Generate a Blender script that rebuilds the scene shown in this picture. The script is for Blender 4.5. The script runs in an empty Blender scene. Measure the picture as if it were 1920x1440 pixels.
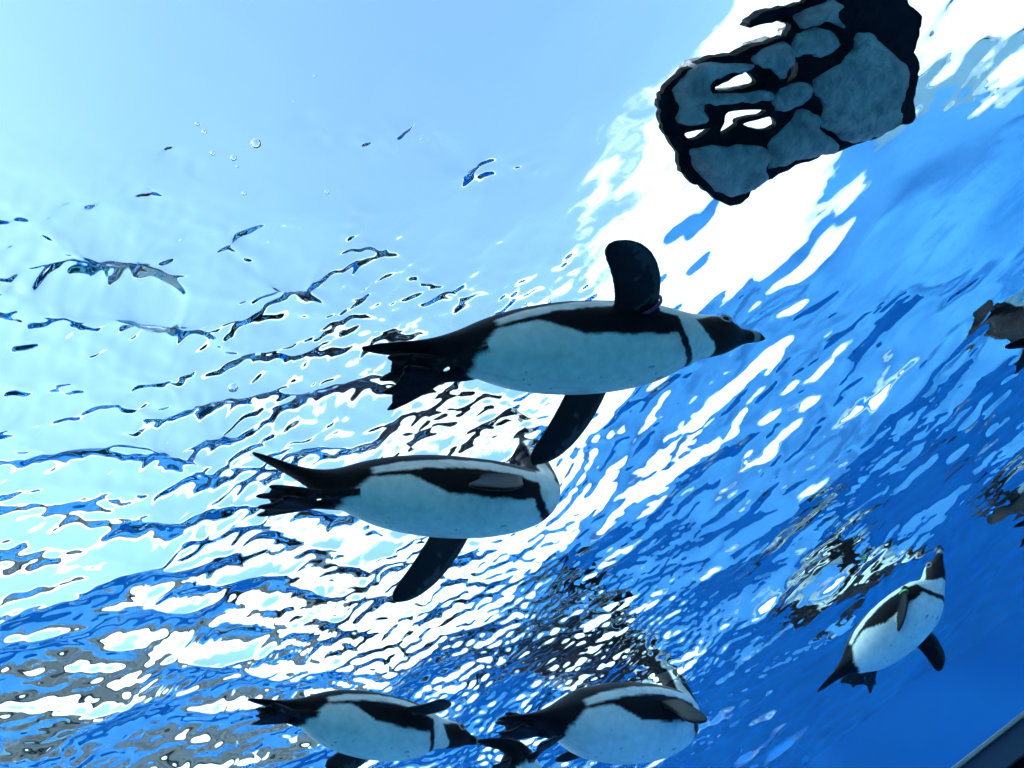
import bpy, bmesh, math, random
import numpy as np
from mathutils import Vector, Matrix, kdtree

# ------------------------------------------------------------------ camera, sky, sun, exposure
SC = bpy.context.scene
COL = SC.collection
CAM = np.array([0.0, 0.0, 1.2])          # under water, looking up at the surface
WATER = 2.25                             # water level
FPX, TILT, PHI = 1550.0, math.radians(41), math.radians(50)
_v = np.array([0, math.sin(TILT), math.cos(TILT)])
_d = np.array([0, math.cos(TILT), -math.sin(TILT)])
_e = np.cross(_v, _d)
_r = math.cos(PHI) * _d - math.sin(PHI) * _e
_w = math.sin(PHI) * _d + math.cos(PHI) * _e

def ray(px, py):
    d = (px - 960) / FPX * _r + (py - 720) / FPX * _w + _v
    return d / np.linalg.norm(d)

def at_z(px, py, z):                     # point of the place seen at a photo pixel, at height z
    d = ray(px, py)
    return CAM + d * ((z - CAM[2]) / d[2])

cd = bpy.data.cameras.new('camera')
cam = bpy.data.objects.new('camera', cd)
COL.objects.link(cam)
m = Matrix(((_r[0], -_w[0], -_v[0], CAM[0]), (_r[1], -_w[1], -_v[1], CAM[1]), (_r[2], -_w[2], -_v[2], CAM[2]), (0, 0, 0, 1)))
cam.matrix_world = m
cd.sensor_width = 36.0
cd.lens = FPX / 1920 * 36.0
cd.clip_start = 0.02
cd.clip_end = 3000
SC.camera = cam

SUN_EL, SUN_AZ = math.radians(46), math.radians(245)      # azimuth from +y, clockwise
world = bpy.data.worlds.new('World')
SC.world = world
world.use_nodes = True
NT = world.node_tree
NT.nodes.clear()
def wn(t, **k):
    n = NT.nodes.new(t)
    for a, b in k.items():
        setattr(n, a, b)
    return n
def wmath(op, a, b=None, c=None):
    n = wn('ShaderNodeMath', operation=op)
    for i, q in enumerate((a, b, c)):
        if q is None:
            continue
        if isinstance(q, (int, float)):
            n.inputs[i].default_value = q
        else:
            NT.links.new(q, n.inputs[i])
    return n.outputs[0]
sky = wn('ShaderNodeTexSky', sky_type='NISHITA')
sky.sun_disc = False
sky.sun_elevation = SUN_EL
sky.sun_rotation = SUN_AZ
sky.air_density = 1.0
sky.dust_density = 0.3
sky.ozone_density = 1.0
tc = wn('ShaderNodeTexCoord')
sep = wn('ShaderNodeSeparateXYZ')
NT.links.new(tc.outputs['Generated'], sep.inputs[0])
dz = wmath('ADD', wmath('MAXIMUM', sep.outputs[2], 0.0), 0.22)
comb = wn('ShaderNodeCombineXYZ')
NT.links.new(wmath('DIVIDE', sep.outputs[0], dz), comb.inputs[0])
NT.links.new(wmath('DIVIDE', sep.outputs[1], dz), comb.inputs[1])
mp = wn('ShaderNodeMapping')
mp.inputs['Location'].default_value = (3.1, 7.4, 0.0)
NT.links.new(comb.outputs[0], mp.inputs[0])
n1 = wn('ShaderNodeTexNoise')
n1.inputs['Scale'].default_value = 1.1
n1.inputs['Detail'].default_value = 9.0
n1.inputs['Roughness'].default_value = 0.62
n1.inputs['Distortion'].default_value = 0.0
NT.links.new(mp.outputs[0], n1.inputs['Vector'])
# more cloud low down and towards the +x side of the sky, open blue overhead
bias = wmath('MULTIPLY_ADD', sep.outputs[2], -0.90, 0.58)
bias = wmath('ADD', bias, wmath('MULTIPLY', sep.outputs[0], 0.09))
dens = wmath('ADD', n1.outputs['Fac'], bias)
mr = wn('ShaderNodeMapRange')
mr.interpolation_type = 'SMOOTHSTEP'
mr.inputs['From Min'].default_value = 0.55
mr.inputs['From Max'].default_value = 0.645
NT.links.new(dens, mr.inputs['Value'])
mixc = wn('ShaderNodeMix', data_type='RGBA')
NT.links.new(mr.outputs[0], mixc.inputs['Factor'])
NT.links.new(sky.outputs[0], mixc.inputs['A'])
mixc.inputs['B'].default_value = (4.0, 4.15, 4.25, 1)
bg = wn('ShaderNodeBackground')
bg.inputs['Strength'].default_value = 0.10
NT.links.new(mixc.outputs['Result'], bg.inputs['Color'])
wo = wn('ShaderNodeOutputWorld')
NT.links.new(bg.outputs[0], wo.inputs['Surface'])

sl = bpy.data.lights.new('sun', 'SUN')
sl.energy = 3.0
sl.angle = math.radians(0.5)
sl.color = (1.0, 0.96, 0.9)
so = bpy.data.objects.new('sun', sl)
COL.objects.link(so)
sd = Vector((math.sin(SUN_AZ) * math.cos(SUN_EL), math.cos(SUN_AZ) * math.cos(SUN_EL), math.sin(SUN_EL)))
so.rotation_euler = sd.to_track_quat('Z', 'Y').to_euler()
so.location = (0, 0, 30)

vs = SC.view_settings
vs.view_transform = 'Standard'
vs.look = 'None'
vs.gamma = 1.0
vs.use_curve_mapping = False
vs.exposure = 2.42
cy = SC.cycles
cy.use_denoising = True
cy.max_bounces = 10
cy.diffuse_bounces = 4
cy.glossy_bounces = 6
cy.transmission_bounces = 8
cy.transparent_max_bounces = 8
cy.sample_clamp_indirect = 6.0
cy.caustics_refractive = True
cy.caustics_reflective = True
cy.blur_glossy = 0.3

# ------------------------------------------------------------------ helpers
def tag(o, label=None, cat=None, group=None, kind=None):
    if label: o['label'] = label
    if cat: o['category'] = cat
    if group: o['group'] = group
    if kind: o['kind'] = kind
    return o

def link(name, me, mat=None, parent=None):
    o = bpy.data.objects.new(name, me)
    COL.objects.link(o)
    if mat: me.materials.append(mat)
    if parent: o.parent = parent
    return o

def mesh(name, V, F, smooth=False):
    me = bpy.data.meshes.new(name)
    me.from_pydata([tuple(map(float, p)) for p in V], [], [tuple(map(int, f)) for f in F])
    if smooth:
        me.polygons.foreach_set('use_smooth', [True] * len(me.polygons))
    me.update()
    return me

def fast_grid_mesh(name, P, bottom=None):
    """P: (n, m, 3) points -> quad grid mesh, smooth"""
    n, mm = P.shape[:2]
    idx = np.arange(n * mm).reshape(n, mm)
    q = np.stack([idx[:-1, :-1], idx[1:, :-1], idx[1:, 1:], idx[:-1, 1:]], -1).reshape(-1, 4)
    P = P.reshape(-1, 3)
    if bottom is not None:                                # close the sheet into a body: skirt and bottom
        rim = np.concatenate([idx[:-1, 0], idx[-1, :-1], idx[:0:-1, -1], idx[0, :0:-1]])
        nb = len(P) + np.arange(len(rim))
        low = P[rim].copy(); low[:, 2] = bottom
        cidx = len(P) + len(rim)
        cen = np.array([[low[:, 0].mean(), low[:, 1].mean(), bottom]])
        P = np.concatenate([P, low, cen])
        q = np.concatenate([q, np.stack([np.roll(rim, -1), rim, nb, np.roll(nb, -1)], -1)])
        fan = np.stack([np.roll(nb, -1), nb, np.full(len(nb), cidx)], -1)
    else:
        fan = np.zeros((0, 3), int)
    me = bpy.data.meshes.new(name)
    me.vertices.add(len(P))
    me.vertices.foreach_set('co', P.reshape(-1).astype(np.float32))
    me.loops.add(q.size + fan.size)
    me.loops.foreach_set('vertex_index', np.concatenate([q.reshape(-1), fan.reshape(-1)]).astype(np.int32))
    me.polygons.add(len(q) + len(fan))
    me.polygons.foreach_set('loop_start', np.concatenate([np.arange(len(q)) * 4, q.size + np.arange(len(fan)) * 3]).astype(np.int32))
    me.update(calc_edges=True)
    sm_ = np.ones(len(me.polygons), bool); sm_[(n - 1) * (mm - 1):] = False
    me.polygons.foreach_set('use_smooth', sm_)
    me.update()
    return me

def box(name, lo, hi, mat, parent=None, bevel=0.0):
    bm = bmesh.new()
    bmesh.ops.create_cube(bm, size=1)
    for v in bm.verts:
        v.co = Vector(((lo[i] + hi[i]) / 2 + v.co[i] * (hi[i] - lo[i]) for i in range(3)))
    if bevel:
        bmesh.ops.bevel(bm, geom=list(bm.edges), offset=bevel, segments=2, affect='EDGES', profile=0.6)
    me = bpy.data.meshes.new(name)
    bm.to_mesh(me); bm.free()
    return link(name, me, mat, parent)

def new_mat(name):
    mt = bpy.data.materials.new(name)
    mt.use_nodes = True
    nt = mt.node_tree
    b = nt.nodes['Principled BSDF']
    return mt, nt, b

def noise_mat(name, c1, c2, scale=4.0, rough=0.5, bump=0.0, bscale=40.0, spec=0.3, metal=0.0, detail=5.0, stretch=(1, 1, 1)):
    mt, nt, b = new_mat(name)
    t = nt.nodes.new('ShaderNodeTexCoord')
    mpg = nt.nodes.new('ShaderNodeMapping')
    mpg.inputs['Scale'].default_value = stretch
    nt.links.new(t.outputs['Object'], mpg.inputs[0])
    n = nt.nodes.new('ShaderNodeTexNoise')
    n.inputs['Scale'].default_value = scale
    n.inputs['Detail'].default_value = detail
    n.inputs['Roughness'].default_value = 0.6
    nt.links.new(mpg.outputs[0], n.inputs['Vector'])
    r = nt.nodes.new('ShaderNodeValToRGB')
    r.color_ramp.elements[0].position = 0.3
    r.color_ramp.elements[1].position = 0.7
    r.color_ramp.elements[0].color = (*c1, 1)
    r.color_ramp.elements[1].color = (*c2, 1)
    nt.links.new(n.outputs['Fac'], r.inputs[0])
    nt.links.new(r.outputs[0], b.inputs['Base Color'])
    b.inputs['Roughness'].default_value = rough
    b.inputs['Specular IOR Level'].default_value = spec
    b.inputs['Metallic'].default_value = metal
    if bump:
        n2 = nt.nodes.new('ShaderNodeTexNoise')
        n2.inputs['Scale'].default_value = bscale
        n2.inputs['Detail'].default_value = 6
        nt.links.new(mpg.outputs[0], n2.inputs['Vector'])
        bp = nt.nodes.new('ShaderNodeBump')
        bp.inputs['Strength'].default_value = bump
        bp.inputs['Distance'].default_value = 0.01
        nt.links.new(n2.outputs['Fac'], bp.inputs['Height'])
        nt.links.new(bp.outputs[0], b.inputs['Normal'])
    return mt

def sstep(a, b, x):
    t = np.clip((np.asarray(x, float) - a) / (b - a), 0, 1)
    return t * t * (3 - 2 * t)

def vnoise(x, y, seed=0):
    """smooth 2-D value noise in [-1, 1]"""
    x = np.asarray(x, float); y = np.asarray(y, float)
    xi = np.floor(x).astype(np.int64); yi = np.floor(y).astype(np.int64)
    fx = x - xi; fy = y - yi
    fx = fx * fx * (3 - 2 * fx); fy = fy * fy * (3 - 2 * fy)
    def h(a, b):
        n = (a * 374761393 + b * 668265263 + seed * 974634777) & 0xffffffff
        n = ((n ^ (n >> 13)) * 1274126177) & 0xffffffff
        n = n ^ (n >> 16)
        return (n & 0xffff) / 32767.5 - 1
    return (h(xi, yi) * (1 - fx) + h(xi + 1, yi) * fx) * (1 - fy) + (h(xi, yi + 1) * (1 - fx) + h(xi + 1, yi + 1) * fx) * fy

def fbm(x, y, seed=0, oct=4, gain=0.5):
    s = 0; a = 1.0
    for k in range(oct):
        s = s + a * vnoise(x * 2 ** k, y * 2 ** k, seed + 17 * k)
        a *= gain
    return s

# ------------------------------------------------------------------ materials of the setting
wall_blue = noise_mat('pool_wall_paint_caustic', (0.010, 0.130, 0.41), (0.020, 0.160, 0.46), scale=0.9, rough=0.6, spec=0.1)  # mild mottling stands in for soft caustic bands on the wall
wall_navy = noise_mat('pool_wall_darkened', (0.003, 0.030, 0.110), (0.004, 0.040, 0.135), scale=0.9, rough=0.6, spec=0.1)  # unseen walls: dark tank interior put into the colour, mirrored by steep ripples
ledge_blue = noise_mat('pool_ledge_mirror_tones', (0.030, 0.120, 0.33), (0.130, 0.28, 0.52), scale=2.6, rough=0.6, spec=0.1)  # pale and navy patches painted in to vary the tones mirrored by the water
floor_pale = noise_mat('pool_floor_bounce', (0.095, 0.155, 0.205), (0.12, 0.19, 0.245), scale=1.2, rough=0.6, spec=0.1)  # unseen deep floor, made pale to bounce fill light onto bellies and stones
deck_mat = noise_mat('deck_concrete', (0.035, 0.050, 0.07), (0.055, 0.070, 0.09), scale=1.5, rough=0.8, bump=0.2)
facade_mat = noise_mat('facade_concrete', (0.17, 0.185, 0.20), (0.215, 0.23, 0.245), scale=0.6, rough=0.85)
pane_mat = noise_mat('window_glass', (0.05, 0.06, 0.07), (0.08, 0.09, 0.10), scale=0.5, rough=0.1, spec=0.6)
steel_mat = noise_mat('brushed_steel', (0.20, 0.25, 0.32), (0.28, 0.33, 0.40), scale=8, rough=0.4, metal=0.5)
band_mat = noise_mat('dark_metal_band', (0.016, 0.040, 0.095), (0.022, 0.050, 0.11), scale=10, rough=0.4, spec=0.4)
tile_mat = noise_mat('navy_tile', (0.004, 0.018, 0.052), (0.006, 0.024, 0.065), scale=6, rough=0.35, spec=0.4)
grout_mat = noise_mat('dark_joint', (0.002, 0.004, 0.010), (0.004, 0.006, 0.014), scale=20, rough=0.9)

mt, nt, b = new_mat('water')
nt.nodes.remove(b)
gl = nt.nodes.new('ShaderNodeBsdfGlass')
gl.inputs['IOR'].default_value = 1.333
gl.inputs['Roughness'].default_value = 0.0
gl.inputs['Color'].default_value = (1.0, 1.0, 1.0, 1)
nt.links.new(gl.outputs[0], nt.nodes['Material Output'].inputs['Surface'])
va = nt.nodes.new('ShaderNodeVolumeAbsorption')           # the water itself swallows red light
va.inputs['Color'].default_value = (0.0, 0.82, 0.94, 1)
va.inputs['Density'].default_value = 0.26
nt.links.new(va.outputs[0], nt.nodes['Material Output'].inputs['Volume'])
water_mat = mt

# ------------------------------------------------------------------ pool
Wa = at_z(1500, 1440, WATER); Wb = at_z(1900, 1150, WATER)       # waterline along the far wall
wd = (Wb - Wa) / np.linalg.norm(Wb - Wa)
wn_ = np.array([-wd[1], wd[0], 0.0])
if wn_[1] < 0: wn_ = -wn_
# pool outline: far wall, two side walls, back wall (counter-clockwise from above)
def far_at(s): return (Wa + wd * s)[:2]
F0, F1 = far_at(-7.5), far_at(4.5)
PO = [F0, F1, (F1[0] + 0.2, -4.5), (-6.5, -4.5)]
if PO[0][0] > PO[1][0]: PO[0], PO[1] = PO[1], PO[0]
PO = [np.array(p) for p in PO]
RIM = WATER + 0.12
def wall_mesh(name, a, b_, z0, z1, mat, th=0.25):
    dirn = (b_ - a) / np.linalg.norm(b_ - a)
    out = np.array([-dirn[1], dirn[0]])
    mid = sum(PO) / 4
    if np.dot(out, (a + b_) / 2 - mid) < 0: out = -out
    q = [a, b_, b_ + out * th, a + out * th]
    V = [(*p, z0) for p in q] + [(*p, z1) for p in q]
    F = [(0, 1, 5, 4), (1, 2, 6, 5), (2, 3, 7, 6), (3, 0, 4, 7), (4, 5, 6, 7), (3, 2, 1, 0)]
    o = link(name, mesh(name, V, F), mat)
    return tag(o, kind='structure')
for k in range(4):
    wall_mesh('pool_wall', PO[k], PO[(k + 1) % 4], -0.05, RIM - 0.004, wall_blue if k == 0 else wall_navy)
fl = link('pool_floor', mesh('pool_floor', [(*(p * 1.04), 0.0) for p in PO], [(3, 2, 1, 0)]), floor_pale)
tag(fl, kind='structure')
# ground round the pool out to the horizon (a ring)
mid = sum(PO) / 4
V = [(*(p + (p - mid) / np.linalg.norm(p - mid) * 0.05), RIM) for p in PO] + [(*((p - mid) * 130 + mid), RIM) for p in PO]
F = [(k, (k + 1) % 4, 4 + (k + 1) % 4, 4 + k) for k in range(4)]
gd = link('ground', mesh('ground', V, F), deck_mat)
tag(gd, kind='structure')

# shallow ledge at the far side, its near edge a dark panelled parapet capped with a steel strip
TZ = 1.55
Ta = at_z(1785, 1440, TZ); Tb = at_z(1925, 1330, TZ)
td = unit_ = (Tb - Ta) / np.linalg.norm(Tb - Ta)
tn = np.array([-td[1], td[0], 0.0])                       # away from the camera
def strip(name, s0, s1, n0, n1, z0, z1, mat, parent=None, kind=None, bev=0.0):
    bm = bmesh.new()
    bmesh.ops.create_cube(bm, size=1)
    for v in bm.verts:
        q = Ta + td * (s0 + (v.co.x + .5) * (s1 - s0)) + tn * (n0 + (v.co.y + .5) * (n1 - n0))
        v.co = Vector((q[0], q[1], z0 + (v.co.z + .5) * (z1 - z0)))
    bmesh.ops.recalc_face_normals(bm, faces=bm.faces)
    if bev: bmesh.ops.bevel(bm, geom=list(bm.edges), offset=bev, segments=3, affect='EDGES', profile=0.6)
    me = bpy.data.meshes.new(name); bm.to_mesh(me); bm.free()
    o = link(name, me, mat, parent)
    if kind: tag(o, kind=kind)
    return o
S0, S1 = -5.6, 4.6
F0n = np.dot(PO[0] - Ta[:2], tn[:2]); F1n = np.dot(PO[1] - Ta[:2], tn[:2])
q = [Ta[:2] + td[:2] * S0 + tn[:2] * 0.10, Ta[:2] + td[:2] * S1 + tn[:2] * 0.10]
lv = [(*q[0], TZ - 0.10), (*q[1], TZ - 0.10), (PO[1][0] + 0.1, PO[1][1] + 0.1, TZ - 0.10), (PO[0][0] - 0.1, PO[0][1] + 0.1, TZ - 0.10)]
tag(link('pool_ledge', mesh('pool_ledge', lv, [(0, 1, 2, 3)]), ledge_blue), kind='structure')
par = strip('parapet', S0, S1, 0.012, 0.10, 0.002, TZ - 0.012, grout_mat)
tag(par, 'dark navy panelled parapet with a steel capping strip below the blue pool wall', 'parapet')
strip('steel_cap', S0, S1, -0.004, 0.11, TZ - 0.006, TZ, steel_mat, par, bev=0.0015)
strip('metal_band', S0, S1, -0.002, 0.010, TZ - 0.040, TZ - 0.0062, band_mat, par, bev=0.001)
for k in range(-6, 6):
    if -2.0 < k * 0.42 < 2.0:
        strip('panel', k * 0.42 + 0.075, k * 0.42 + 0.487, 0.0, 0.0118, TZ - 0.60, TZ - 0.053, tile_mat, par, bev=0.003)
        strip('panel', k * 0.42 + 0.075, k * 0.42 + 0.487, 0.0, 0.0118, 0.36, TZ - 0.608, tile_mat, par, bev=0.003)

# grey building beyond the pool, seen broken up by the ripples near the edge of the sky
bl = bpy.data.objects.new('concrete_building', None); COL.objects.link(bl)
bl.location = (-9.6, 9.6, RIM + 0.002); bl.rotation_euler = (0, 0, math.radians(46))
tag(bl, 'grey concrete building beyond the pool, broken into grey patches by the ripples', 'building')
box('wall', (-3.4, 0, 0), (3.4, 6, 5.4), facade_mat, bl)
box('roof', (-3.6, -0.2, 5.4), (3.6, 6.2, 5.65), deck_mat, bl, bevel=0.02)
for r in range(2):
    for k in range(3):
        wx = -2.2 + k * 2.2
        w_ = box('window', (wx - 0.75, -0.06, 0.9 + r * 2.5), (wx + 0.75, 0.02, 2.1 + r * 2.5), steel_mat, bl)
        box('pane', (wx - 0.66, -0.075, 0.98 + r * 2.5), (wx + 0.66, -0.055, 2.02 + r * 2.5), pane_mat, w_)

# ------------------------------------------------------------------ water surface
def spectrum_field(N, size, kmin, kmax, power, spread, seed, dir0=math.pi / 2):
    rng = np.random.default_rng(seed)
    k = np.fft.fftfreq(N, size / N) * 2 * np.pi
    kx, ky = np.meshgrid(k, k, indexing='ij')
    kk = np.hypot(kx, ky) + 1e-9
    th = np.arctan2(ky, kx)
    amp = kk ** (-power) * np.exp(-(kmin / kk) ** 4) * np.exp(-(kk / kmax) ** 2)
    amp *= (0.12 + np.abs(np.cos(th - dir0)) ** spread)
    amp[0, 0] = 0
    z = amp * (rng.normal(size=kk.shape) + 1j * rng.normal(size=kk.shape))
    h = np.fft.ifft2(z)
    hx = np.fft.ifft2(1j * kx * z).real; hy = np.fft.ifft2(1j * ky * z).real
    dx = np.fft.ifft2(-1j * kx / kk * z).real; dy = np.fft.ifft2(-1j * ky / kk * z).real
    s = math.sqrt((hx ** 2 + hy ** 2).mean())          # unit rms slope
    return h.real / s, dx / s, dy / s

def sample(f, size, x, y):
    N = f.shape[0]
    u = x / size * N; v = y / size * N
    i = np.floor(u).astype(int); j = np.floor(v).astype(int)
    fu = u - i; fv = v - j
    i0, i1, j0, j1 = i % N, (i + 1) % N, j % N, (j + 1) % N
    return (f[i0, j0] * (1 - fu) + f[i1, j0] * fu) * (1 - fv) + (f[i0, j1] * (1 - fu) + f[i1, j1] * fu) * fv

def axis_points(lo, a, b_, hi, fine, coarse):
    return np.concatenate([np.linspace(lo, a, max(2, int((a - lo) / coarse)), endpoint=False), np.arange(a, b_, fine),
                           np.linspace(b_, hi, max(2, int((hi - b_) / coarse)))])

def water_height(X, Y):
    S = 6.0
    S2 = 2.9
    sw = spectrum_field(512, S, 6, 15, 2.0, 1.0, 11)
    lg = spectrum_field(512, S, 17, 40, 2.2, 1.5, 41)
    rpa = spectrum_field(1024, S2, 50, 190, 2.6, 4.0, 5, math.radians(140))
    rpb = spectrum_field(1024, S2, 50, 190, 2.6, 3.0, 6, math.radians(94))
    wb = sstep(-0.4, 0.35, X - 0.45 * (Y - 0.6) * (-1))
    cp = spectrum_field(1024, S2, 170, 460, 2.3, 1.2, 23, math.radians(115))
    f = lambda F, q: sample(F[q], S, X, Y)
    g = lambda F, q: sample(F[q], S2, X, Y)
    mixf = lambda q: g(rpa, q) * np.sqrt(1 - wb) + g(rpb, q) * np.sqrt(wb)
    # calm overhead, choppy towards -x and +y, long smooth swell at +x
    patch = fbm(X * 2.1 + 3.3, Y * 2.1 + 9.1, 3, 3)
    patch2 = fbm(X * 3.7 + 13.3, Y * 4.3 + 2.1, 8, 3)
    t = Y - 1.2 * X
    rough = 0.12 * sstep(0.25, 0.6, t) + 0.88 * sstep(0.30, 1.0, t)
    rough = rough * (1 - 0.65 * sstep(0.02, 0.25, X) * (1 - sstep(0.8, 1.05, Y)))
    right = sstep(-0.35, 0.30, X) * sstep(0.7, 1.25, Y)
    smooth_ = sstep(0.28, 0.6, X) * sstep(0.75, 1.05, Y) * (1 - 0.9 * sstep(1.35, 1.8, Y))
    far_ = sstep(1.3, 1.9, Y) * sstep(-0.4, 0.1, X)
    a_sw = (0.035 + 0.02 * rough) * (1 - 0.5 * smooth_)
    a_lg = 0.035 + (0.07 * rough) * (1 - 0.6 * right) + 0.02 * right - 0.02 * smooth_ + 0.035 * far_
    a_rp = (0.035 + 0.215 * rough * (1 - 0.72 * right)) * np.clip(0.85 + 0.7 * patch, 0.15 + 0.4 * rough, 1.7)
    a_cp = (0.008 + (0.17 + 0.09 * (1 - sstep(-0.5, -0.1, X))) * rough * (1 - 0.78 * right)) * np.clip(0.7 + 0.8 * patch2, 0.10 + 0.35 * rough, 1.8)
    for (pa, pb, wid, gain) in PACKETS:                      # cat's paws: small rough streaks on the calm water
        A_ = at_z(*pa, WATER)[:2]; B_ = at_z(*pb, WATER)[:2]
        d_ = (B_ - A_) / np.linalg.norm(B_ - A_); c_ = (A_ + B_) / 2; hl = np.linalg.norm(B_ - A_) / 2 * 1.1
        u = (X - c_[0]) * d_[0] + (Y - c_[1]) * d_[1]; v = -(X - c_[0]) * d_[1] + (Y - c_[1]) * d_[0]
        v = v + 0.02 * vnoise(u * 18, u * 0 + wid * 90, 12)
        env = np.exp(-(u / hl) ** 4 - (v / wid) ** 2) * gain
        a_rp = a_rp + 0.22 * env; a_cp = a_cp + 0.30 * env
    h = a_sw * f(sw, 0) + a_lg * f(lg, 0) + a_rp * mixf(0) + a_cp * g(cp, 0)
    dx = a_lg * f(lg, 1) + 1.2 * a_rp * mixf(1); dy = a_lg * f(lg, 2) + 1.2 * a_rp * mixf(2)
    # a broad trough beside the island lets more sky in there
    h = h - 0.065 * np.exp(-((X - 1.27) ** 2 + (Y - 1.13) ** 2) / (2 * 0.22 ** 2))
    h = h - 0.020 * np.exp(-((X - 0.60) ** 2 + (Y - 1.16) ** 2) / (2 * 0.14 ** 2))
    for (cx_, cy_, ax_, ay_, sl_, sw_, am_) in HUMPS:          # water heaped up over a bird's back
        u = (X - cx_) * ax_ + (Y - cy_) * ay_; v = -(X - cx_) * ay_ + (Y - cy_) * ax_
        h = h + am_ * np.exp(-(u / sl_) ** 2 / 2 - (v / sw_) ** 2 / 2)
    for (px, py, lam, amp, rad) in RINGS:
        c = at_z(px, py, WATER)
        r = np.hypot(X - c[0], Y - c[1])
        h = h + amp * np.cos(2 * np.pi * r / lam + 2.0 * fbm(X * 6, Y * 6, 31, 2)) * np.exp(-(r / rad) ** 2) * sstep(0, 0.05, r)
    return h, dx, dy

HUMPS = [(-0.16, 0.93, 0.56, 0.83, 0.17, 0.07, 0.019), (-0.30, 1.95, 0.43, 0.90, 0.2, 0.08, 0.010)]
PACKETS = [((560, 255), (740, 262), 0.020, 0.9), ((720, 262), (985, 335), 0.022, 1.1), ((240, 390), (390, 420), 0.022, 1.0), ((290, 280), (385, 312), 0.012, 0.9), ((650, 390), (700, 500), 0.025, 0.9),
           ((400, 470), (580, 535), 0.03, 0.9), ((1050, 470), (1120, 540), 0.015, 0.6), ((80, 460), (260, 500), 0.03, 0.9), ((0, 565), (140, 505), 0.025, 0.8), ((170, 575), (350, 590), 0.035, 0.8), ((-40, 500), (330, 520), 0.09, 0.55), ((330, 500), (700, 580), 0.08, 0.55), ((60, 640), (560, 690), 0.10, 0.6), ((-40, 770), (300, 860), 0.09, 0.5), ((300, 760), (620, 800), 0.07, 0.5), ((670, 515), (930, 600), 0.04, 0.9)]
# px, py, wavelength, amplitude, radius: rings pushed up where a bird breaks the surface
RINGS = [(1000, 870, 0.030, 0.0010, 0.16), (1290, 1300, 0.035, 0.0012, 0.20), (1735, 1045, 0.05, 0.0014, 0.2), (1270, 1200, 0.03, 0.0012, 0.15)]
xs = axis_points(min(p[0] for p in PO) - 0.02, -1.08, 1.12, max(p[0] for p in PO) + 0.02, 0.0032, 0.04)
ys = axis_points(-4.52, 0.02, 2.5, max(p[1] for p in PO) + 0.02, 0.0032, 0.012)
X, Y = np.meshgrid(xs, ys, indexing='ij')
h, dx, dy = water_height(X, Y)
# keep the sheet inside the pool walls
P = np.stack([X + dx, Y + dy, WATER + h], -1)
wa = link('water', fast_grid_mesh('water', P, -0.02), water_mat)
tag(wa, kind='structure')
if wa.data.polygons[0].normal.z < 0:
    wa.data.flip_normals()

# ------------------------------------------------------------------ penguins
def penguin_material():
    mt, nt, b = new_mat('plumage')
    at = nt.nodes.new('ShaderNodeVertexColor'); at.layer_name = 'plumage'
    t = nt.nodes.new('ShaderNodeTexCoord')
    n = nt.nodes.new('ShaderNodeTexNoise'); n.inputs['Scale'].default_value = 60; n.inputs['Detail'].default_value = 6
    nt.links.new(t.outputs['Object'], n.inputs['Vector'])
    mr = nt.nodes.new('ShaderNodeMapRange')
    mr.inputs['To Min'].default_value = 0.82; mr.inputs['To Max'].default_value = 1.12
    nt.links.new(n.outputs['Fac'], mr.inputs['Value'])
    mx = nt.nodes.new('ShaderNodeMix'); mx.data_type = 'RGBA'; mx.blend_type = 'MULTIPLY'
    mx.inputs['Factor'].default_value = 1.0
    nt.links.new(at.outputs['Color'], mx.inputs['A']); nt.links.new(mr.outputs[0], mx.inputs['B'])
    nt.links.new(mx.outputs['Result'], b.inputs['Base Color'])
    b.inputs['Roughness'].default_value = 0.5
    b.inputs['Specular IOR Level'].default_value = 0.05
    n2 = nt.nodes.new('ShaderNodeTexNoise'); n2.inputs['Scale'].default_value = 220; n2.inputs['Detail'].default_value = 3
    nt.links.new(t.outputs['Object'], n2.inputs['Vector'])
    bp = nt.nodes.new('ShaderNodeBump'); bp.inputs['Strength'].default_value = 0.35; bp.inputs['Distance'].default_value = 0.003
    nt.links.new(n2.outputs['Fac'], bp.inputs['Height']); nt.links.new(bp.outputs[0], b.inputs['Normal'])
    return mt
plumage = penguin_material()
eye_mat = noise_mat('eye', (0.02, 0.012, 0.01), (0.03, 0.02, 0.015), scale=30, rough=0.15, spec=0.5)
ring_mat = noise_mat('eye_skin', (0.30, 0.26, 0.28), (0.42, 0.36, 0.38), scale=60, rough=0.5)
band_red = noise_mat('band_red', (0.30, 0.05, 0.16), (0.36, 0.07, 0.2), scale=40, rough=0.4)
band_green = noise_mat('band_green', (0.10, 0.42, 0.10), (0.14, 0.5, 0.14), scale=40, rough=0.4)

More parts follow.
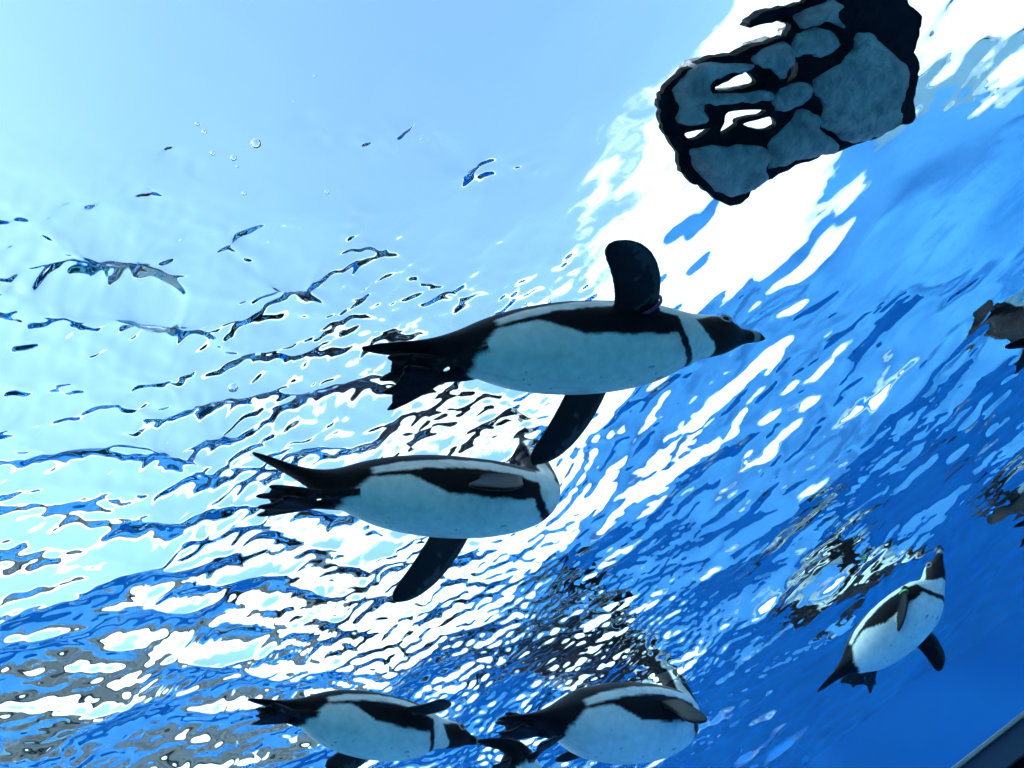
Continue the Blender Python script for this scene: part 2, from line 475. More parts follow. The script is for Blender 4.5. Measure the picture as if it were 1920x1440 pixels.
#            x     half-width top   bottom  z
ST = np.array([
 (0.000, 0.006, 0.003, 0.003, 0.000), (0.030, 0.016, 0.005, 0.005, 0.000), (0.060, 0.021, 0.007, 0.007, 0.000), (0.110, 0.026, 0.013, 0.013, 0.000),
 (0.150, 0.032, 0.022, 0.024, 0.000), (0.190, 0.044, 0.034, 0.042, 0.000), (0.235, 0.062, 0.050, 0.063, 0.000),
 (0.300, 0.083, 0.067, 0.086, 0.000), (0.370, 0.096, 0.078, 0.099, 0.000), (0.450, 0.103, 0.084, 0.106, 0.000),
 (0.530, 0.103, 0.084, 0.106, 0.000), (0.600, 0.098, 0.081, 0.101, 0.001), (0.660, 0.089, 0.074, 0.091, 0.002),
 (0.710, 0.076, 0.064, 0.077, 0.004), (0.750, 0.064, 0.056, 0.064, 0.006), (0.785, 0.055, 0.051, 0.056, 0.008),
 (0.820, 0.050, 0.049, 0.051, 0.009), (0.850, 0.047, 0.047, 0.047, 0.009), (0.880, 0.040, 0.040, 0.039, 0.008),
 (0.905, 0.030, 0.030, 0.029, 0.006), (0.925, 0.020, 0.023, 0.021, 0.004), (0.955, 0.014, 0.018, 0.015, 0.002),
 (0.985, 0.010, 0.013, 0.011, 0.000), (1.000, 0.004, 0.005, 0.005, -0.004)])
FL = np.array([(0.0, .040, -.036), (0.12, .037, -.036), (0.22, .041, -.050), (0.30, .045, -.050), (0.45, .049, -.043), (0.62, .046, -.040),
               (0.78, .034, -.041), (0.90, .014, -.043), (0.96, -.004, -.040), (1.0, -.022, -.030)])

def unit(v):
    v = np.asarray(v, float)
    return v / np.linalg.norm(v)

def smooth_interp(xq, xp, fp):
    """monotone-ish cubic (Catmull-Rom) interpolation"""
    xp = np.asarray(xp); fp = np.asarray(fp)
    mder = np.gradient(fp, xp)
    i = np.clip(np.searchsorted(xp, xq) - 1, 0, len(xp) - 2)
    hh = xp[i + 1] - xp[i]; t = (xq - xp[i]) / hh
    return ((2 * t ** 3 - 3 * t ** 2 + 1) * fp[i] + (t ** 3 - 2 * t ** 2 + t) * hh * mder[i] + (-2 * t ** 3 + 3 * t ** 2) * fp[i + 1] + (t ** 3 - t ** 2) * hh * mder[i + 1])

def body_colour(x, a, side, L):
    """x along the bird (0 tail, 1 bill), a degrees from belly midline, side -1 / 1"""
    j = 1.6 * vnoise(x * 32, a / 7.0 * side, 4) + 0.9 * vnoise(x * 90, a / 3.0 * side, 9)      # feather edges
    jx = 0.0025 * vnoise(x * 40, a / 5.0, 14) + 0.0022 * vnoise(x * 60, a / 2.2 * side, 19)
    white = np.array([0.80, 0.81, 0.79]); black = np.array([0.012, 0.012, 0.016]); back = np.array([0.009, 0.010, 0.016])
    C = np.tile(white, (len(x), 1))
    def put(w, c):
        w = np.clip(w, 0, 1)[:, None]; C[:] = C * (1 - w) + np.asarray(c) * w
    r = lambda d, wdt_: np.clip(0.5 + d / wdt_, 0, 1)
    am = a + j
    xm = x + jx
    sa, sx = 2.2, 0.005
    # few small dark flecks on the belly
    put(r(vnoise(x * 60 + 5, a / 4.2 * side + 3, 77) - 0.93, 0.06) * (a < 58) * (x < 0.68), black * 2)
    # flank band and chest loop
    lo = np.interp(x, [0.20, 0.26, 0.33, 0.37, 0.42, 0.60, 0.67, 0.70], [86, 90, 92, 80, 70, 66, 66, 60])
    hi = np.interp(x, [0.20, 0.26, 0.33, 0.40, 0.50, 0.60, 0.67, 0.70], [95, 98, 102, 106, 108, 104, 96, 84])
    put(r(0.675 - xm, sx) * r(am - lo, sa) * r(hi - am, sa), black)
    cb = 0.728 - 0.056 * sstep(0, 85, a)
    put(r(xm - cb + 0.0125, sx) * r(cb + 0.0125 - xm, sx) * r(96 - a, 4), black)
    # back
    edge = np.interp(x, [0.18, 0.26, 0.40, 0.55, 0.66, 0.72, 0.80], [108, 116, 124, 126, 120, 128, 150])
    put(r(0.80 - xm, sx) * r(am - edge, sa), back)
    # flanks of the tail, tail
    put(r(0.205 + 0.05 * sstep(40, 110, a) - xm, 0.012), black)
    # head: mask, crown, white brow stripe
    put(r(xm - (0.812 - 0.060 * sstep(15, 100, a)), sx), np.array([0.026, 0.018, 0.020]))
    put(r(xm - 0.70, sx) * r(0.895 - xm, sx) * r(am - np.interp(x, [0.70, 0.76, 0.82, 0.895], [95, 100, 120, 140]), sa) * r(np.interp(x, [0.70, 0.80, 0.895], [132, 152, 152]) - am, sa), white)
    put(r(xm - 0.70, sx) * r(am - 152, sa), back)
    put(r(x - 0.905, 0.006), black)
    put(r(x - 0.958, 0.004) * r(0.978 - x, 0.004), np.array([0.30, 0.30, 0.30]))
    # faint yellowish and grey soiling of the white plumage
    soil = sstep(0.1, 0.9, fbm(x * 9 + side * 3, a / 22, 33, 4))
    C *= (1 - 0.16 * soil)[:, None] * (1 + 0.06 * vnoise(x * 50, a / 9 * side, 3) + 0.05 * vnoise(x * 160, a / 2.5 * side, 8))[:, None]
    return C

def penguin(name, label, tail=(0.2, 0, 0, 0), nose=(1, 0, 0, 0), roll=0.0, head=None, rear=None, fat=1.0, flip=(None, None),
            feet=(None, None), voxel=0.0022, band=None, Lfix=None):
    xa, xb = tail[0], nose[0]
    A = at_z(*tail[1:]); B = at_z(*nose[1:])
    L = np.linalg.norm(B - A) / (xb - xa)
    axis = unit(B - A)
    up0 = unit(np.array([0, 0, 1.0]) - axis * axis[2])
    lf0 = np.cross(up0, axis)
    cr, sr = math.cos(math.radians(roll)), math.sin(math.radians(roll))
    up = up0 * cr + lf0 * sr                     # positive roll turns the back to the bird's left
    # spine
    n = 400 if voxel < 0.0028 else 260
    x = np.linspace(0, 1, n)
    dirs = np.tile(axis, (n, 1))
    if head is not None:
        hd = unit(head[0] * axis + head[1] * np.array([0, 0, 1.0]) + head[2] * lf0)
        w = sstep(0.66, 0.84, x)[:, None]
        dirs = dirs * (1 - w) + hd * w
    if rear is not None:
        rd = -unit(rear[0] * -axis + rear[1] * np.array([0, 0, 1.0]) + rear[2] * lf0)
        w = (1 - sstep(0.08, 0.25, x))[:, None]
        dirs = dirs * (1 - w) + rd * w
    dirs /= np.linalg.norm(dirs, axis=1)[:, None]
    c = np.zeros((n, 3))
    i0 = int(np.searchsorted(x, 0.45))
    base = A + axis * L * (x[i0] - xa)
    st = L / (n - 1)
    c[i0] = base
    for i in range(i0 + 1, n): c[i] = c[i - 1] + (dirs[i] + dirs[i - 1]) / 2 * st
    for i in range(i0 - 1, -1, -1): c[i] = c[i + 1] - (dirs[i] + dirs[i + 1]) / 2 * st
    ups = np.zeros((n, 3)); ups[i0] = up
    for rng_ in (range(i0 + 1, n), range(i0 - 1, -1, -1)):
        pu = up
        for i in rng_:
            pu = unit(pu - dirs[i] * np.dot(pu, dirs[i])); ups[i] = pu
    lfs = np.cross(ups, dirs)
    wdt = smooth_interp(x, ST[:, 0], ST[:, 1]); tp = smooth_interp(x, ST[:, 0], ST[:, 2]); bt = smooth_interp(x, ST[:, 0], ST[:, 3]); zc = np.interp(x, ST[:, 0], ST[:, 4])
    fw = 1 + (fat - 1) * sstep(0.15, 0.3, x) * (1 - sstep(0.68, 0.78, x))
    M = 168 if voxel < 0.0028 else 112
    th = np.linspace(0, 2 * np.pi, M, endpoint=False)      # 0 = belly midline
    s, co = np.sin(th), np.cos(th)
    hz = np.where(co[None, :] > 0, -bt[:, None] * co, -tp[:, None] * co)
    V = c[:, None, :] + L * fw[:, None, None] * (lfs[:, None, :] * (wdt[:, None] * s)[..., None] + ups[:, None, :] * (hz + zc[:, None])[..., None])
    Vb = V.reshape(-1, 3)
    F = []
    for i in range(n - 1):
        for k in range(M):
            F.append((i * M + k, i * M + (k + 1) % M, (i + 1) * M + (k + 1) % M, (i + 1) * M + k))
    F.append(tuple(range(M))[::-1]); F.append(tuple((n - 1) * M + k for k in range(M)))
    ang = np.degrees(np.where(th > np.pi, 2 * np.pi - th, th))
    colb = body_colour(np.repeat(x, M), np.tile(ang, n), np.tile(np.where(th > np.pi, -1.0, 1.0), n), L)
    VV = [Vb]; CC = [colb]; FF = list(F); off = len(Vb)

    def plate(root, span, fwd, nrm, length, prof, thick, colour_fn, curl=0.0, rows=70, cols=36):
        nonlocal off
        sg = np.linspace(0, 1, rows); ug = np.linspace(0, 1, cols)
        ld = smooth_interp(sg, prof[:, 0], prof[:, 1]); tr = smooth_interp(sg, prof[:, 0], prof[:, 2])
        S_, U_ = np.meshgrid(sg, ug, indexing='ij')
        f = tr[:, None] + (ld - tr)[:, None] * U_
        tk = thick * (1 - 0.55 * S_) * np.sqrt(np.clip(1 - (2 * U_ - 1) ** 2, 0.0, 1)) ** 0.7 * np.sqrt(np.clip((1.0 - S_) * 12, 0, 1)) + 0.0002
        spn = length * S_
        bend = curl * length * S_ ** 2
        base_ = root + span * spn[..., None] + fwd * (f * L)[..., None] + nrm * bend[..., None]
        T = base_ + nrm * (tk * L)[..., None]; Bm = base_ - nrm * (tk * L)[..., None]
        vt = np.concatenate([T.reshape(-1, 3), Bm.reshape(-1, 3)]); N_ = rows * cols
        fs = []
        for i in range(rows - 1):
            for k in range(cols - 1):
                a_ = i * cols + k
                fs.append((a_, a_ + 1, a_ + cols + 1, a_ + cols)); fs.append((N_ + a_ + cols, N_ + a_ + cols + 1, N_ + a_ + 1, N_ + a_))
        loop = [k for k in range(cols)] + [i * cols + cols - 1 for i in range(1, rows)] + [(rows - 1) * cols + k for k in range(cols - 2, -1, -1)] + [i * cols for i in range(rows - 2, 0, -1)]
        for q in range(len(loop)):
            a_, b_ = loop[q], loop[(q + 1) % len(loop)]
            fs.append((b_, a_, N_ + a_, N_ + b_))
        # make the shell face outwards
        fs = [tuple(off + z for z in q) for q in fs]
        FF.extend(fs); VV.append(vt)
        cc = colour_fn(S_.reshape(-1), U_.reshape(-1))
        CC.append(np.concatenate([cc * 0 + np.array([0.009, 0.010, 0.014]), cc]))
        off += len(vt)

    def flip_col(s_, u_):
        Cc = np.tile(np.array([0.018, 0.019, 0.024]), (len(s_), 1))
        pale = np.array([0.065, 0.072, 0.080])
        nz = 0.6 * vnoise(s_ * 9 + 3, u_ * 4, 55 + len(name)) + 0.4 * vnoise(s_ * 30, u_ * 9, 56)
        lead = (u_ > 0.80 + 0.07 * nz) & (u_ < 0.95) & (s_ > 0.12)
        Cc[lead] = pale * 0.75
        mid_ = np.abs(s_ - 0.24 - 0.16 * (u_ - 0.5) + 0.08 * nz) < 0.028
        Cc[mid_] = pale
        blot = (nz > 0.30) & (s_ > 0.55) & (s_ < 0.97) & (u_ > 0.2)
        Cc[blot] = pale * 0.8
        return Cc

    def foot_col(s_, u_):
        Cc = np.tile(np.array([0.018, 0.017, 0.02]), (len(s_), 1))
        Cc[(vnoise(s_ * 7, u_ * 6, 91) > 0.55)] = (0.06, 0.05, 0.055)
        return Cc

    roots = {}
    for sd_, spec in ((-1, flip[0]), (1, flip[1])):          # -1 right flipper, +1 left
        i = int(0.595 * (n - 1))
        root = c[i] + L * (lfs[i] * sd_ * wdt[i] * 0.78 * fw[i] + ups[i] * 0.020)
        ln = 0.255 * L
        if spec is None:
            span = unit(lfs[i] * sd_ * 0.5 - dirs[i] * 0.85 - ups[i] * 0.2); tw = 0.0; curl = 0
        elif spec[0] == 'local':
            span = unit(-dirs[i] * spec[1] + lfs[i] * sd_ * spec[2] + ups[i] * spec[3]); tw = spec[4]; curl = spec[5] if len(spec) > 5 else 0
        else:
            px, py, far, tw = spec[:4]
            ln *= spec[5] if len(spec) > 5 else 1.0
            curl = spec[4] if len(spec) > 4 else 0
            rd = ray(px, py); oc = CAM - root
            bq = np.dot(rd, oc); disc = bq * bq - (np.dot(oc, oc) - ln * ln)
            t = -bq + (math.sqrt(disc) if far else -math.sqrt(disc)) if disc > 0 else -bq
            tip = CAM + rd * t
            if disc <= 0:
                print(name, 'flipper stretched', side_name(sd_), np.linalg.norm(tip - root) / ln); ln = min(np.linalg.norm(tip - root), ln * 1.3)
            span = unit(tip - root)
            f_ = unit(dirs[i] - span * np.dot(dirs[i], span)); span = unit(tip + f_ * 0.026 * L - root)
        fwd = unit(dirs[i] - span * np.dot(dirs[i], span))
        nrm = np.cross(fwd, span) * sd_ * 1.0
        nrm = unit(nrm)
        if np.dot(nrm, ups[i]) < 0: nrm = -nrm
        a_ = math.radians(tw)
        fwd2 = fwd * math.cos(a_) + nrm * math.sin(a_); nrm2 = nrm * math.cos(a_) - fwd * math.sin(a_)
        plate(root - span * 0.03 * L, span, fwd2, nrm2, ln + 0.03 * L, FL * np.array([1, 1.12, 1.12]), 0.0115, flip_col, curl)
        roots[sd_] = (root, span, fwd2, nrm2, ln)
    # legs and webbed feet
    for sd_, spec in ((-1, feet[0]), (1, feet[1])):
        i = int(0.235 * (n - 1))
        root = c[i] + L * (lfs[i] * sd_ * wdt[i] * 0.55 - ups[i] * bt[i] * 0.45)
        ln = 0.195 * L
        if spec is None:
            span = unit(-dirs[i] + lfs[i] * sd_ * 0.12 - ups[i] * 0.12); tw = 0
        elif spec[0] == 'local':
            span = unit(-dirs[i] * spec[1] + lfs[i] * sd_ * spec[2] + ups[i] * spec[3]); tw = spec[4]
        else:
            px, py, far, tw = spec[:4]
            rd = ray(px, py); oc = CAM - root
            bq = np.dot(rd, oc); disc = bq * bq - (np.dot(oc, oc) - ln * ln)
            t = -bq + (math.sqrt(disc) if far else -math.sqrt(disc)) if disc > 0 else -bq
            span = unit(CAM + rd * t - root)
        sidev = unit(lfs[i] * sd_ - span * np.dot(lfs[i] * sd_, span)); nrm = unit(np.cross(span, sidev))
        a_ = math.radians(tw)
        s2 = sidev * math.cos(a_) + nrm * math.sin(a_); nrm = nrm * math.cos(a_) - sidev * math.sin(a_)
        # three toes joined by web: planform with scalloped end, drawn as three tapering strips that overlap
        leg = np.array([(0.0, .026, -.026), (0.3, .022, -.022), (0.55, .014, -.014), (0.75, .013, -.013), (1.0, .010, -.010)])
        plate(root, span, s2, nrm, ln * 0.62, leg, 0.013, foot_col, rows=30, cols=16)
        r2 = root + span * ln * 0.44
        for q, (an, tl) in enumerate(((-0.50, 1.0), (0.0, 1.12), (0.50, 1.02))):
            tsp = unit(span * math.cos(an) + s2 * math.sin(an)); tfw = unit(s2 * math.cos(an) - span * math.sin(an))
            toe = np.array([(0.0, .010, -.010), (0.5, .016, -.016), (0.80, .012, -.012), (0.92, .007, -.007), (1.0, .002, -.002)])
            plate(r2, tsp, tfw, nrm, ln * 0.60 * tl, toe, 0.0095, foot_col, rows=30, cols=12)
        for an in (-0.25, 0.25):
            tsp = unit(span * math.cos(an) + s2 * math.sin(an)); tfw = unit(s2 * math.cos(an) - span * math.sin(an))
            web = np.array([(0.0, .008, -.008), (0.5, .026, -.026), (0.85, .038, -.038), (1.0, .040, -.040)])
            plate(r2, tsp, tfw, nrm, ln * 0.545, web, 0.0085, foot_col, rows=30, cols=14)

    VV = np.concatenate(VV); CC = np.concatenate(CC)
    loc = Vector(c[i0])
    me0 = bpy.data.meshes.new('tmp')
    me0.from_pydata([tuple(p) for p in (VV - c[i0])], [], FF)
    me0.update()
    o = bpy.data.objects.new(name, me0); COL.objects.link(o)
    md = o.modifiers.new('fuse', 'REMESH'); md.mode = 'VOXEL'; md.voxel_size = voxel; md.use_smooth_shade = True
    sm = o.modifiers.new('soft', 'SMOOTH'); sm.factor = 0.5; sm.iterations = 2
    dg = bpy.context.evaluated_depsgraph_get()
    me = bpy.data.meshes.new_from_object(o.evaluated_get(dg))
    o.modifiers.clear()
    o.data = me; me.name = name
    bpy.data.meshes.remove(me0)
    kd = kdtree.KDTree(len(VV))
    for i, p in enumerate(VV - c[i0]): kd.insert(p, i)
    kd.balance()
    nv = len(me.vertices)
    co_ = np.empty(nv * 3, np.float32); me.vertices.foreach_get('co', co_); co_ = co_.reshape(-1, 3)
    near = np.empty((nv, 3), int); wt = np.empty((nv, 3))
    for i, p in enumerate(co_):
        for k, (_, ix, ds) in enumerate(kd.find_n(p, 3)):
            near[i, k] = ix; wt[i, k] = 1 / (ds + 1e-5)
    wt /= wt.sum(1)[:, None]
    ca = me.color_attributes.new('plumage', 'FLOAT_COLOR', 'POINT')
    buf = np.ones((nv, 4), np.float32); buf[:, :3] = (CC[near] * wt[..., None]).sum(1)
    ca.data.foreach_set('color', buf.reshape(-1))
    me.materials.clear(); me.materials.append(plumage)
    me.polygons.foreach_set('use_smooth', np.ones(len(me.polygons), bool))
    o.location = loc
    tag(o, label, 'penguin', 'penguins swimming under the surface')
    # eyes
    i = int(0.862 * (n - 1))
    for sd_ in (-1, 1):
        a_ = math.radians(112)
        pos = c[i] + L * (lfs[i] * sd_ * wdt[i] * math.sin(a_) + ups[i] * (tp[i] * -math.cos(a_) + zc[i]))
        out = unit(pos - c[i] - ups[i] * zc[i] * L)
        bm = bmesh.new(); bmesh.ops.create_uvsphere(bm, u_segments=16, v_segments=10, radius=0.0062 * L / 0.62)
        me_ = bpy.data.meshes.new('eye'); bm.to_mesh(me_); bm.free()
        me_.polygons.foreach_set('use_smooth', [True] * len(me_.polygons))
        e = link('eye', me_, eye_mat, o); e.location = Vector(pos - c[i0] - out * 0.0015)
        rg = ring_mesh('eye_ring', Vector(out), 0.0085 * L / 0.62, 0.0016)
        q = link('eye_ring', rg, ring_mat, e); q.location = Vector(out * 0.003)
    if band:
        sd_, mat_ = band
        root, span, fw_, nr_, ln = roots[sd_]
        th = np.linspace(0, 2 * np.pi, 40, endpoint=False)
        V = []; F = []
        ctr = root + span * ln * 0.085 - c[i0]
        for k, t in enumerate(th):
            for (ds, dr) in ((-.006, 1.0), (.006, 1.0), (.006, 1.10), (-.006, 1.10)):
                V.append(ctr + span * ds * L + fw_ * math.cos(t) * 0.046 * L * dr + nr_ * math.sin(t) * 0.016 * L * (dr * 1.1))
        for k in range(40):
            k2 = (k + 1) % 40
            for q in range(4):
                q2 = (q + 1) % 4
                F.append((k * 4 + q, k * 4 + q2, k2 * 4 + q2, k2 * 4 + q))
        bo = link('wing_band', mesh('wing_band', V, F, True), mat_, o)
    print(name, 'L=%.3f' % L, 'verts', nv, 'z', A[2], 'heading', np.round(axis, 2))
    return o

def side_name(s): return 'right' if s < 0 else 'left'

def ring_mesh(name, nrm, R, r):
    q = nrm.to_track_quat('Z', 'Y')
    V = []; F = []
    for i in range(20):
        a = i / 20 * 2 * math.pi
        for k in range(6):
            b_ = k / 6 * 2 * math.pi
            V.append(tuple(q @ Vector(((R + r * math.cos(b_)) * math.cos(a), (R + r * math.cos(b_)) * math.sin(a), r * math.sin(b_)))))
    for i in range(20):
        for k in range(6):
            F.append((i * 6 + k, ((i + 1) % 20) * 6 + k, ((i + 1) % 20) * 6 + (k + 1) % 6, i * 6 + (k + 1) % 6))
    return mesh(name, V, F, True)

W = WATER
penguin('penguin', 'penguin with both wings spread wide and its dark head fully under water',
        tail=(0.2, 868, 654, W - 0.16), nose=(1.0, 1432, 632, W - 0.15), roll=-28, flip=((1150, 452, False, 0), (1000, 872, False, 0)),
        feet=((726, 708, False, 10), (735, 732, False, 10)), rear=(1, 0.1, 0), band=(-1, band_red))
penguin('penguin', 'penguin whose head sticks out of the water, one wing hanging below its white belly',
        tail=(0.2, 635, 910, W - 0.06), nose=(0.74, 1010, 935, W - 0.062), roll=-34, head=(0.3, 1, 0), flip=((893, 914, False, 0), (740, 1130, False, 0)),
        feet=((490, 930, False, 0), (500, 950, False, 0)), rear=(0.8, 0.6, 0))
penguin('penguin', 'penguin with its dark face pointing down, wing held forward along its side',
        tail=(0.2, 567, 1330, W - 0.10), nose=(1.0, 905, 1393, W - 0.13), roll=-22, fat=1.12, flip=((836, 1312, False, 0), (610, 1440, False, 0)),
        feet=((488, 1330, False, 0), (492, 1345, False, 0)), voxel=0.003)
penguin('penguin', 'penguin with folded wing, its white throat breaking the rippled surface',
        tail=(0.15, 1016, 1347, W - 0.10), nose=(0.80, 1302, 1347, W - 0.095), fat=1.15, roll=-22, head=(0.45, 1, 0), flip=((1302, 1355, False, 0), ('local', 0.5, 0.8, -0.2, 0)),
        feet=((935, 1355, False, 0), (945, 1375, False, 0)), voxel=0.003)
penguin('penguin', 'penguin with a green wing band, black collar line and wings hanging down',
        tail=(0.2, 1592, 1245, W - 0.12), nose=(0.7, 1735, 1120, W - 0.09), fat=1.22, roll=14, head=(1, 0.6, 0), flip=(('local', 0.75, 0.35, -0.75, 35), (1765, 1258, False, 0)),
        feet=((1600, 1285, True, 0), (1640, 1280, True, 0)), voxel=0.003, band=(-1, band_green))
penguin('penguin', 'penguin low in the water between two others, only dark rump and pale belly showing',
        tail=(0.2, 968, 1412, W - 0.22), nose=(0.74, 990, 1590, W - 0.26), flip=(('local', 0.3, 1, -0.2, 0), ('local', 0.3, 1, -0.2, 0)), feet=(('local', 1, 0.5, -0.5, 0), ('local', 1, 0.5, -0.5, 0)), rear=(0.6, 0, 0.8), voxel=0.0032)
penguin('penguin', 'penguin leaving towards the side wall, dark feet trailing over smooth water',
        tail=(0.2, 1945, 636, W - 0.045), nose=(0.74, 2098, 600, W - 0.045), voxel=0.0036)
penguin('penguin', 'penguin leaving along the wall, only its tail tip showing by the collared penguin',
        tail=(0.2, 1948, 972, W - 0.045), nose=(0.74, 2068, 935, W - 0.045), voxel=0.0036)

# ------------------------------------------------------------------ floating island of stones
from mathutils.geometry import tessellate_polygon
def zp(X_, Y_): return (1200 + X_ / 2.6667, Y_ / 2.6667)
def smooth_loop(pts, sub=6, jit=0.0, seed=0):
    pts = np.array(pts, float); n = len(pts); out = []
    for i in range(n):
        p0, p1, p2, p3 = pts[i - 1], pts[i], pts[(i + 1) % n], pts[(i + 2) % n]
        for k in range(sub):
            t = k / sub
            out.append(0.5 * ((2 * p1) + (-p0 + p2) * t + (2 * p0 - 5 * p1 + 4 * p2 - p3) * t * t + (-p0 + 3 * p1 - 3 * p2 + p3) * t ** 3))
    out = np.array(out)
    if jit:
        q = np.arange(len(out))
        out[:, 0] += jit * vnoise(q * 0.5, q * 0 + 1.3, seed); out[:, 1] += jit * vnoise(q * 0.5, q * 0 + 7.3, seed + 5)
    return out
def to_plane(loop, z): return np.array([at_z(*zp(*p), z) for p in loop])
ISZ = WATER - 0.020
outer = [(820,10),(700,45),(610,65),(540,125),(600,130),(680,105),(750,125),(740,165),(690,195),(600,225),(480,270),(360,295),(260,335),(180,385),(115,460),(100,520),(105,600),(130,680),(180,750),(205,850),(250,900),(330,960),(400,1010),(490,1020),(560,960),(650,900),(780,830),(900,785),(1000,755),(1150,700),(1280,640),(1365,600),(1375,500),(1390,400),(1395,330),(1375,250),(1400,150),(1410,80),(1350,30),(1330,-20),(1250,-60),(1000,-80),(880,-40)]
holes = [[(375,440),(400,425),(470,390),(520,365),(550,370),(580,410),(540,435),(470,450),(400,455)],
         [(735,420),(750,380),(770,320),(788,315),(785,370),(760,400)],
         [(445,560),(620,550),(600,575),(490,600),(480,630),(420,665),(400,665),(420,620)],
         [(520,620),(600,600),(660,585),(680,630),(610,650),(540,635)],
         [(225,670),(300,650),(350,640),(330,665),(270,700),(240,690)]]
stones = [[(250,760),(290,735),(400,730),(520,725),(635,745),(625,830),(635,890),(560,950),(450,980),(380,950),(310,890),(265,830)],
 [(640,720),(680,670),(760,590),(800,545),(850,560),(890,590),(880,630),(940,670),(990,720),(960,760),(860,785),(760,810),(690,830),(640,840),(645,790)],
 [(860,400),(920,360),(1000,310),(1070,240),(1075,175),(1140,170),(1200,210),(1280,280),(1340,340),(1320,420),(1290,520),(1290,590),(1220,660),(1120,700),(1030,710),(950,660),(900,630),(910,540),(880,470)],
 [(160,450),(200,400),(260,340),(350,310),(550,320),(520,358),(440,365),(370,400),(340,440),(380,470),(520,465),(640,450),(655,495),(560,510),(400,520),(320,520),(290,540),(340,580),(310,620),(220,625),(180,600),(190,540),(170,490)],
 [(555,300),(600,250),(720,210),(760,250),(768,290),(735,360),(700,400),(660,350),(600,325)],
 [(765,190),(820,150),(900,140),(960,170),(990,215),(940,270),(880,285),(830,265),(775,280)],
 [(664,500),(690,450),(720,430),(830,415),(855,450),(830,510),(740,550),(680,550)],
 [(765,90),(800,55),(900,20),(960,-10),(1010,30),(980,70),(1025,140),(940,105),(880,130),(800,135)]]
slab_mat = noise_mat('wet_dark_slab', (0.004, 0.005, 0.009), (0.009, 0.011, 0.017), scale=14, rough=0.7, bump=0.5, bscale=60, spec=0.1)
stone_mat = noise_mat('grey_stone', (0.26, 0.225, 0.25), (0.62, 0.54, 0.55), scale=34, rough=0.8, bump=1.0, bscale=70, spec=0.1, detail=8)
isl = bpy.data.objects.new('rock_island', None); COL.objects.link(isl)
ic = at_z(1480, 210, ISZ); isl.location = Vector(ic)
tag(isl, 'dark floating island set with flat grey stones, gaps of sky showing through it', 'island')
loops = [to_plane(smooth_loop(outer, 7, 10, 3), ISZ)] + [to_plane(smooth_loop(q, 5, 4, 9 + k), ISZ) for k, q in enumerate(holes)]
tris = tessellate_polygon([[Vector(p) for p in lp] for lp in loops])
flat = np.concatenate(loops) - ic; NF = len(flat)
TH = 0.011
V = [tuple(p) for p in flat] + [tuple(p + np.array([0, 0, TH])) for p in flat]
F = []
for t in tris:
    a, b, c = (flat[k] for k in t)
    up_ = np.cross(b - a, c - a)[2] > 0
    F.append(tuple(t[::-1]) if up_ else tuple(t)); F.append(tuple(NF + k for k in (t if up_ else t[::-1])))
o0 = 0
for lp in loops:
    n = len(lp)
    for k in range(n): F.append((o0 + k, o0 + (k + 1) % n, NF + o0 + (k + 1) % n, NF + o0 + k))
    o0 += n
me = mesh('slab', V, F)
bm = bmesh.new(); bm.from_mesh(me); bmesh.ops.recalc_face_normals(bm, faces=bm.faces); bm.to_mesh(me); bm.free()
link('slab', me, slab_mat, isl)

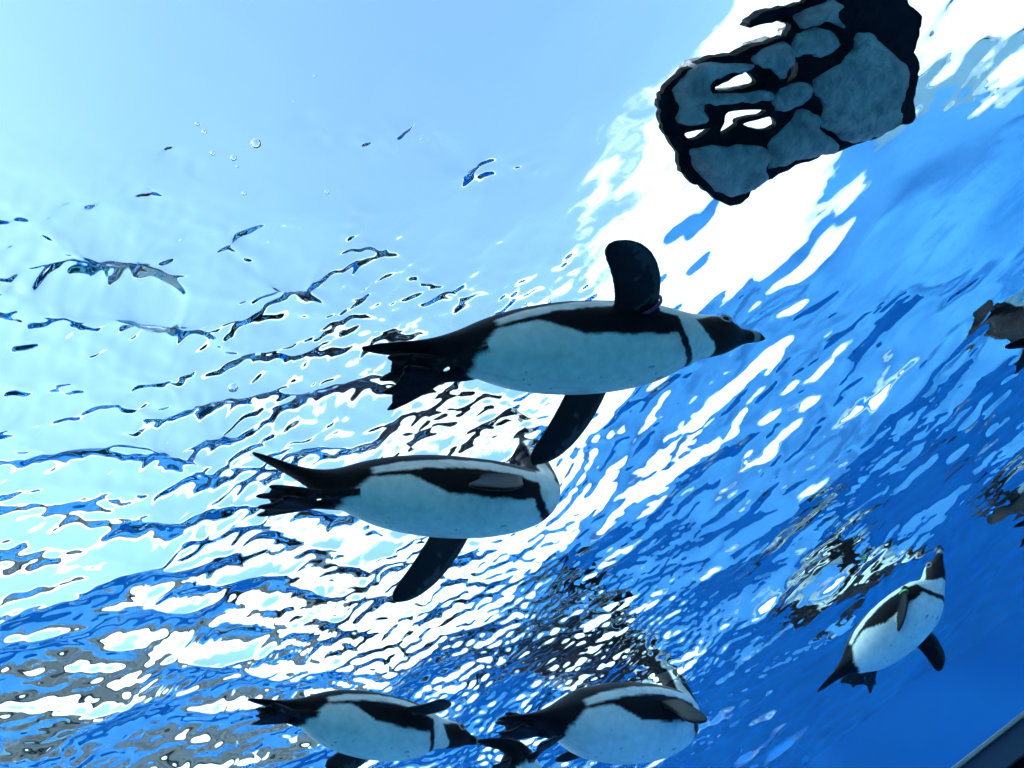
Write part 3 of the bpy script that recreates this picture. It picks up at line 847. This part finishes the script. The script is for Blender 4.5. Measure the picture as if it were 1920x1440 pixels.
def stone_part(poly, k):
    lp = to_plane(smooth_loop(poly, 6, 10, 40 + k), ISZ)[:, :2] - ic[:2]
    g = 0.0055
    xs_ = np.arange(lp[:, 0].min() - g, lp[:, 0].max() + 2 * g, g); ys_ = np.arange(lp[:, 1].min() - g, lp[:, 1].max() + 2 * g, g)
    X_, Y_ = np.meshgrid(xs_, ys_, indexing='ij'); pt = np.stack([X_, Y_], -1).reshape(-1, 2)
    a = lp; b = np.roll(lp, -1, 0); ab = b - a
    t = np.clip(((pt[:, None] - a) * ab).sum(-1) / ((ab * ab).sum(-1) + 1e-12), 0, 1)
    near = a + t[..., None] * ab; dd = np.linalg.norm(pt[:, None] - near, axis=-1); j = dd.argmin(1); d = dd[np.arange(len(pt)), j]
    cr = ((a[:, 1] > pt[:, None, 1]) != (b[:, 1] > pt[:, None, 1])) & (pt[:, None, 0] < ab[:, 0] * (pt[:, None, 1] - a[:, 1]) / (ab[:, 1] + 1e-12) + a[:, 0])
    ins = cr.sum(1) % 2 == 1
    nn = near[np.arange(len(pt)), j]
    P2 = np.where(ins[:, None], pt, nn); sd = np.where(ins, d, 0)
    hgt = 0.016 * np.sqrt(np.clip(sd / 0.018, 0, 1)) + 0.006 * fbm(P2[:, 0] * 38, P2[:, 1] * 38, 60 + k, 4, 0.6) * np.clip(sd / 0.012, 0, 1) + 0.006 * vnoise(P2[:, 0] * 9, P2[:, 1] * 9, 70 + k) * np.clip(sd / 0.02, 0, 1)
    Z_ = -0.002 - hgt
    I = np.arange(len(pt)).reshape(X_.shape); insg = ins.reshape(X_.shape)
    F = []
    for u in range(X_.shape[0] - 1):
        for v in range(X_.shape[1] - 1):
            if insg[u, v] or insg[u + 1, v] or insg[u + 1, v + 1] or insg[u, v + 1]:
                F.append((I[u, v], I[u, v + 1], I[u + 1, v + 1], I[u + 1, v]))
    used = sorted({q for f in F for q in f}); rm = {q: i for i, q in enumerate(used)}
    me = mesh('stone', [(P2[q, 0], P2[q, 1], Z_[q]) for q in used], [[rm[q] for q in f] for f in F], True)
    bm = bmesh.new(); bm.from_mesh(me)
    ed = [e for e in bm.edges if e.is_boundary]
    ex = bmesh.ops.extrude_edge_only(bm, edges=ed)
    for v in ex['geom']:
        if isinstance(v, bmesh.types.BMVert): v.co.z = 0.02
    bm.to_mesh(me); bm.free()
    link('stone', me, stone_mat, isl)
for k, q in enumerate(stones): stone_part(q, k)

# ------------------------------------------------------------------ air bubbles
mt, nt, b = new_mat('air_bubble')
nt.nodes.remove(b)
gl = nt.nodes.new('ShaderNodeBsdfGlass'); gl.inputs['IOR'].default_value = 0.75; gl.inputs['Roughness'].default_value = 0.0
nt.links.new(gl.outputs[0], nt.nodes['Material Output'].inputs['Surface'])
def bubble(px, py, r, label, group=None, depth=0.05):
    p = at_z(px, py, WATER - depth); R_ = r * np.linalg.norm(p - CAM) / FPX
    bm = bmesh.new(); bmesh.ops.create_icosphere(bm, subdivisions=3, radius=R_)
    for v in bm.verts: v.co.z *= 0.82
    me = bpy.data.meshes.new('bubble'); bm.to_mesh(me); bm.free()
    me.polygons.foreach_set('use_smooth', [True] * len(me.polygons))
    o = link('bubble', me, mt); o.location = Vector(p)
    tag(o, label, 'bubble', group)
bubble(480, 269, 9, 'largest air bubble under the calm pale blue sky')
bubble(437, 727, 9, 'air bubble on a thin ripple line left of the spread-winged penguin')
for (px, py, r) in ((370, 232, 4), (383, 247, 4.5), (399, 287, 4.5), (438, 296, 5.5), (445, 312, 3), (458, 362, 4.5), (613, 360, 4.5), (590, 142, 3), (551, 190, 3)):
    bubble(px, py, r, 'tiny air bubble scattered in the calm pale blue water', 'tiny bubbles in the calm water')
for (px, py, r) in ((925, 592, 5), (952, 588, 6), (1012, 602, 4), (1030, 565, 4), (985, 570, 3.5)):
    bubble(px, py, r, 'tiny air bubble just above the back of the spread-winged penguin', 'tiny bubbles by the penguin back')
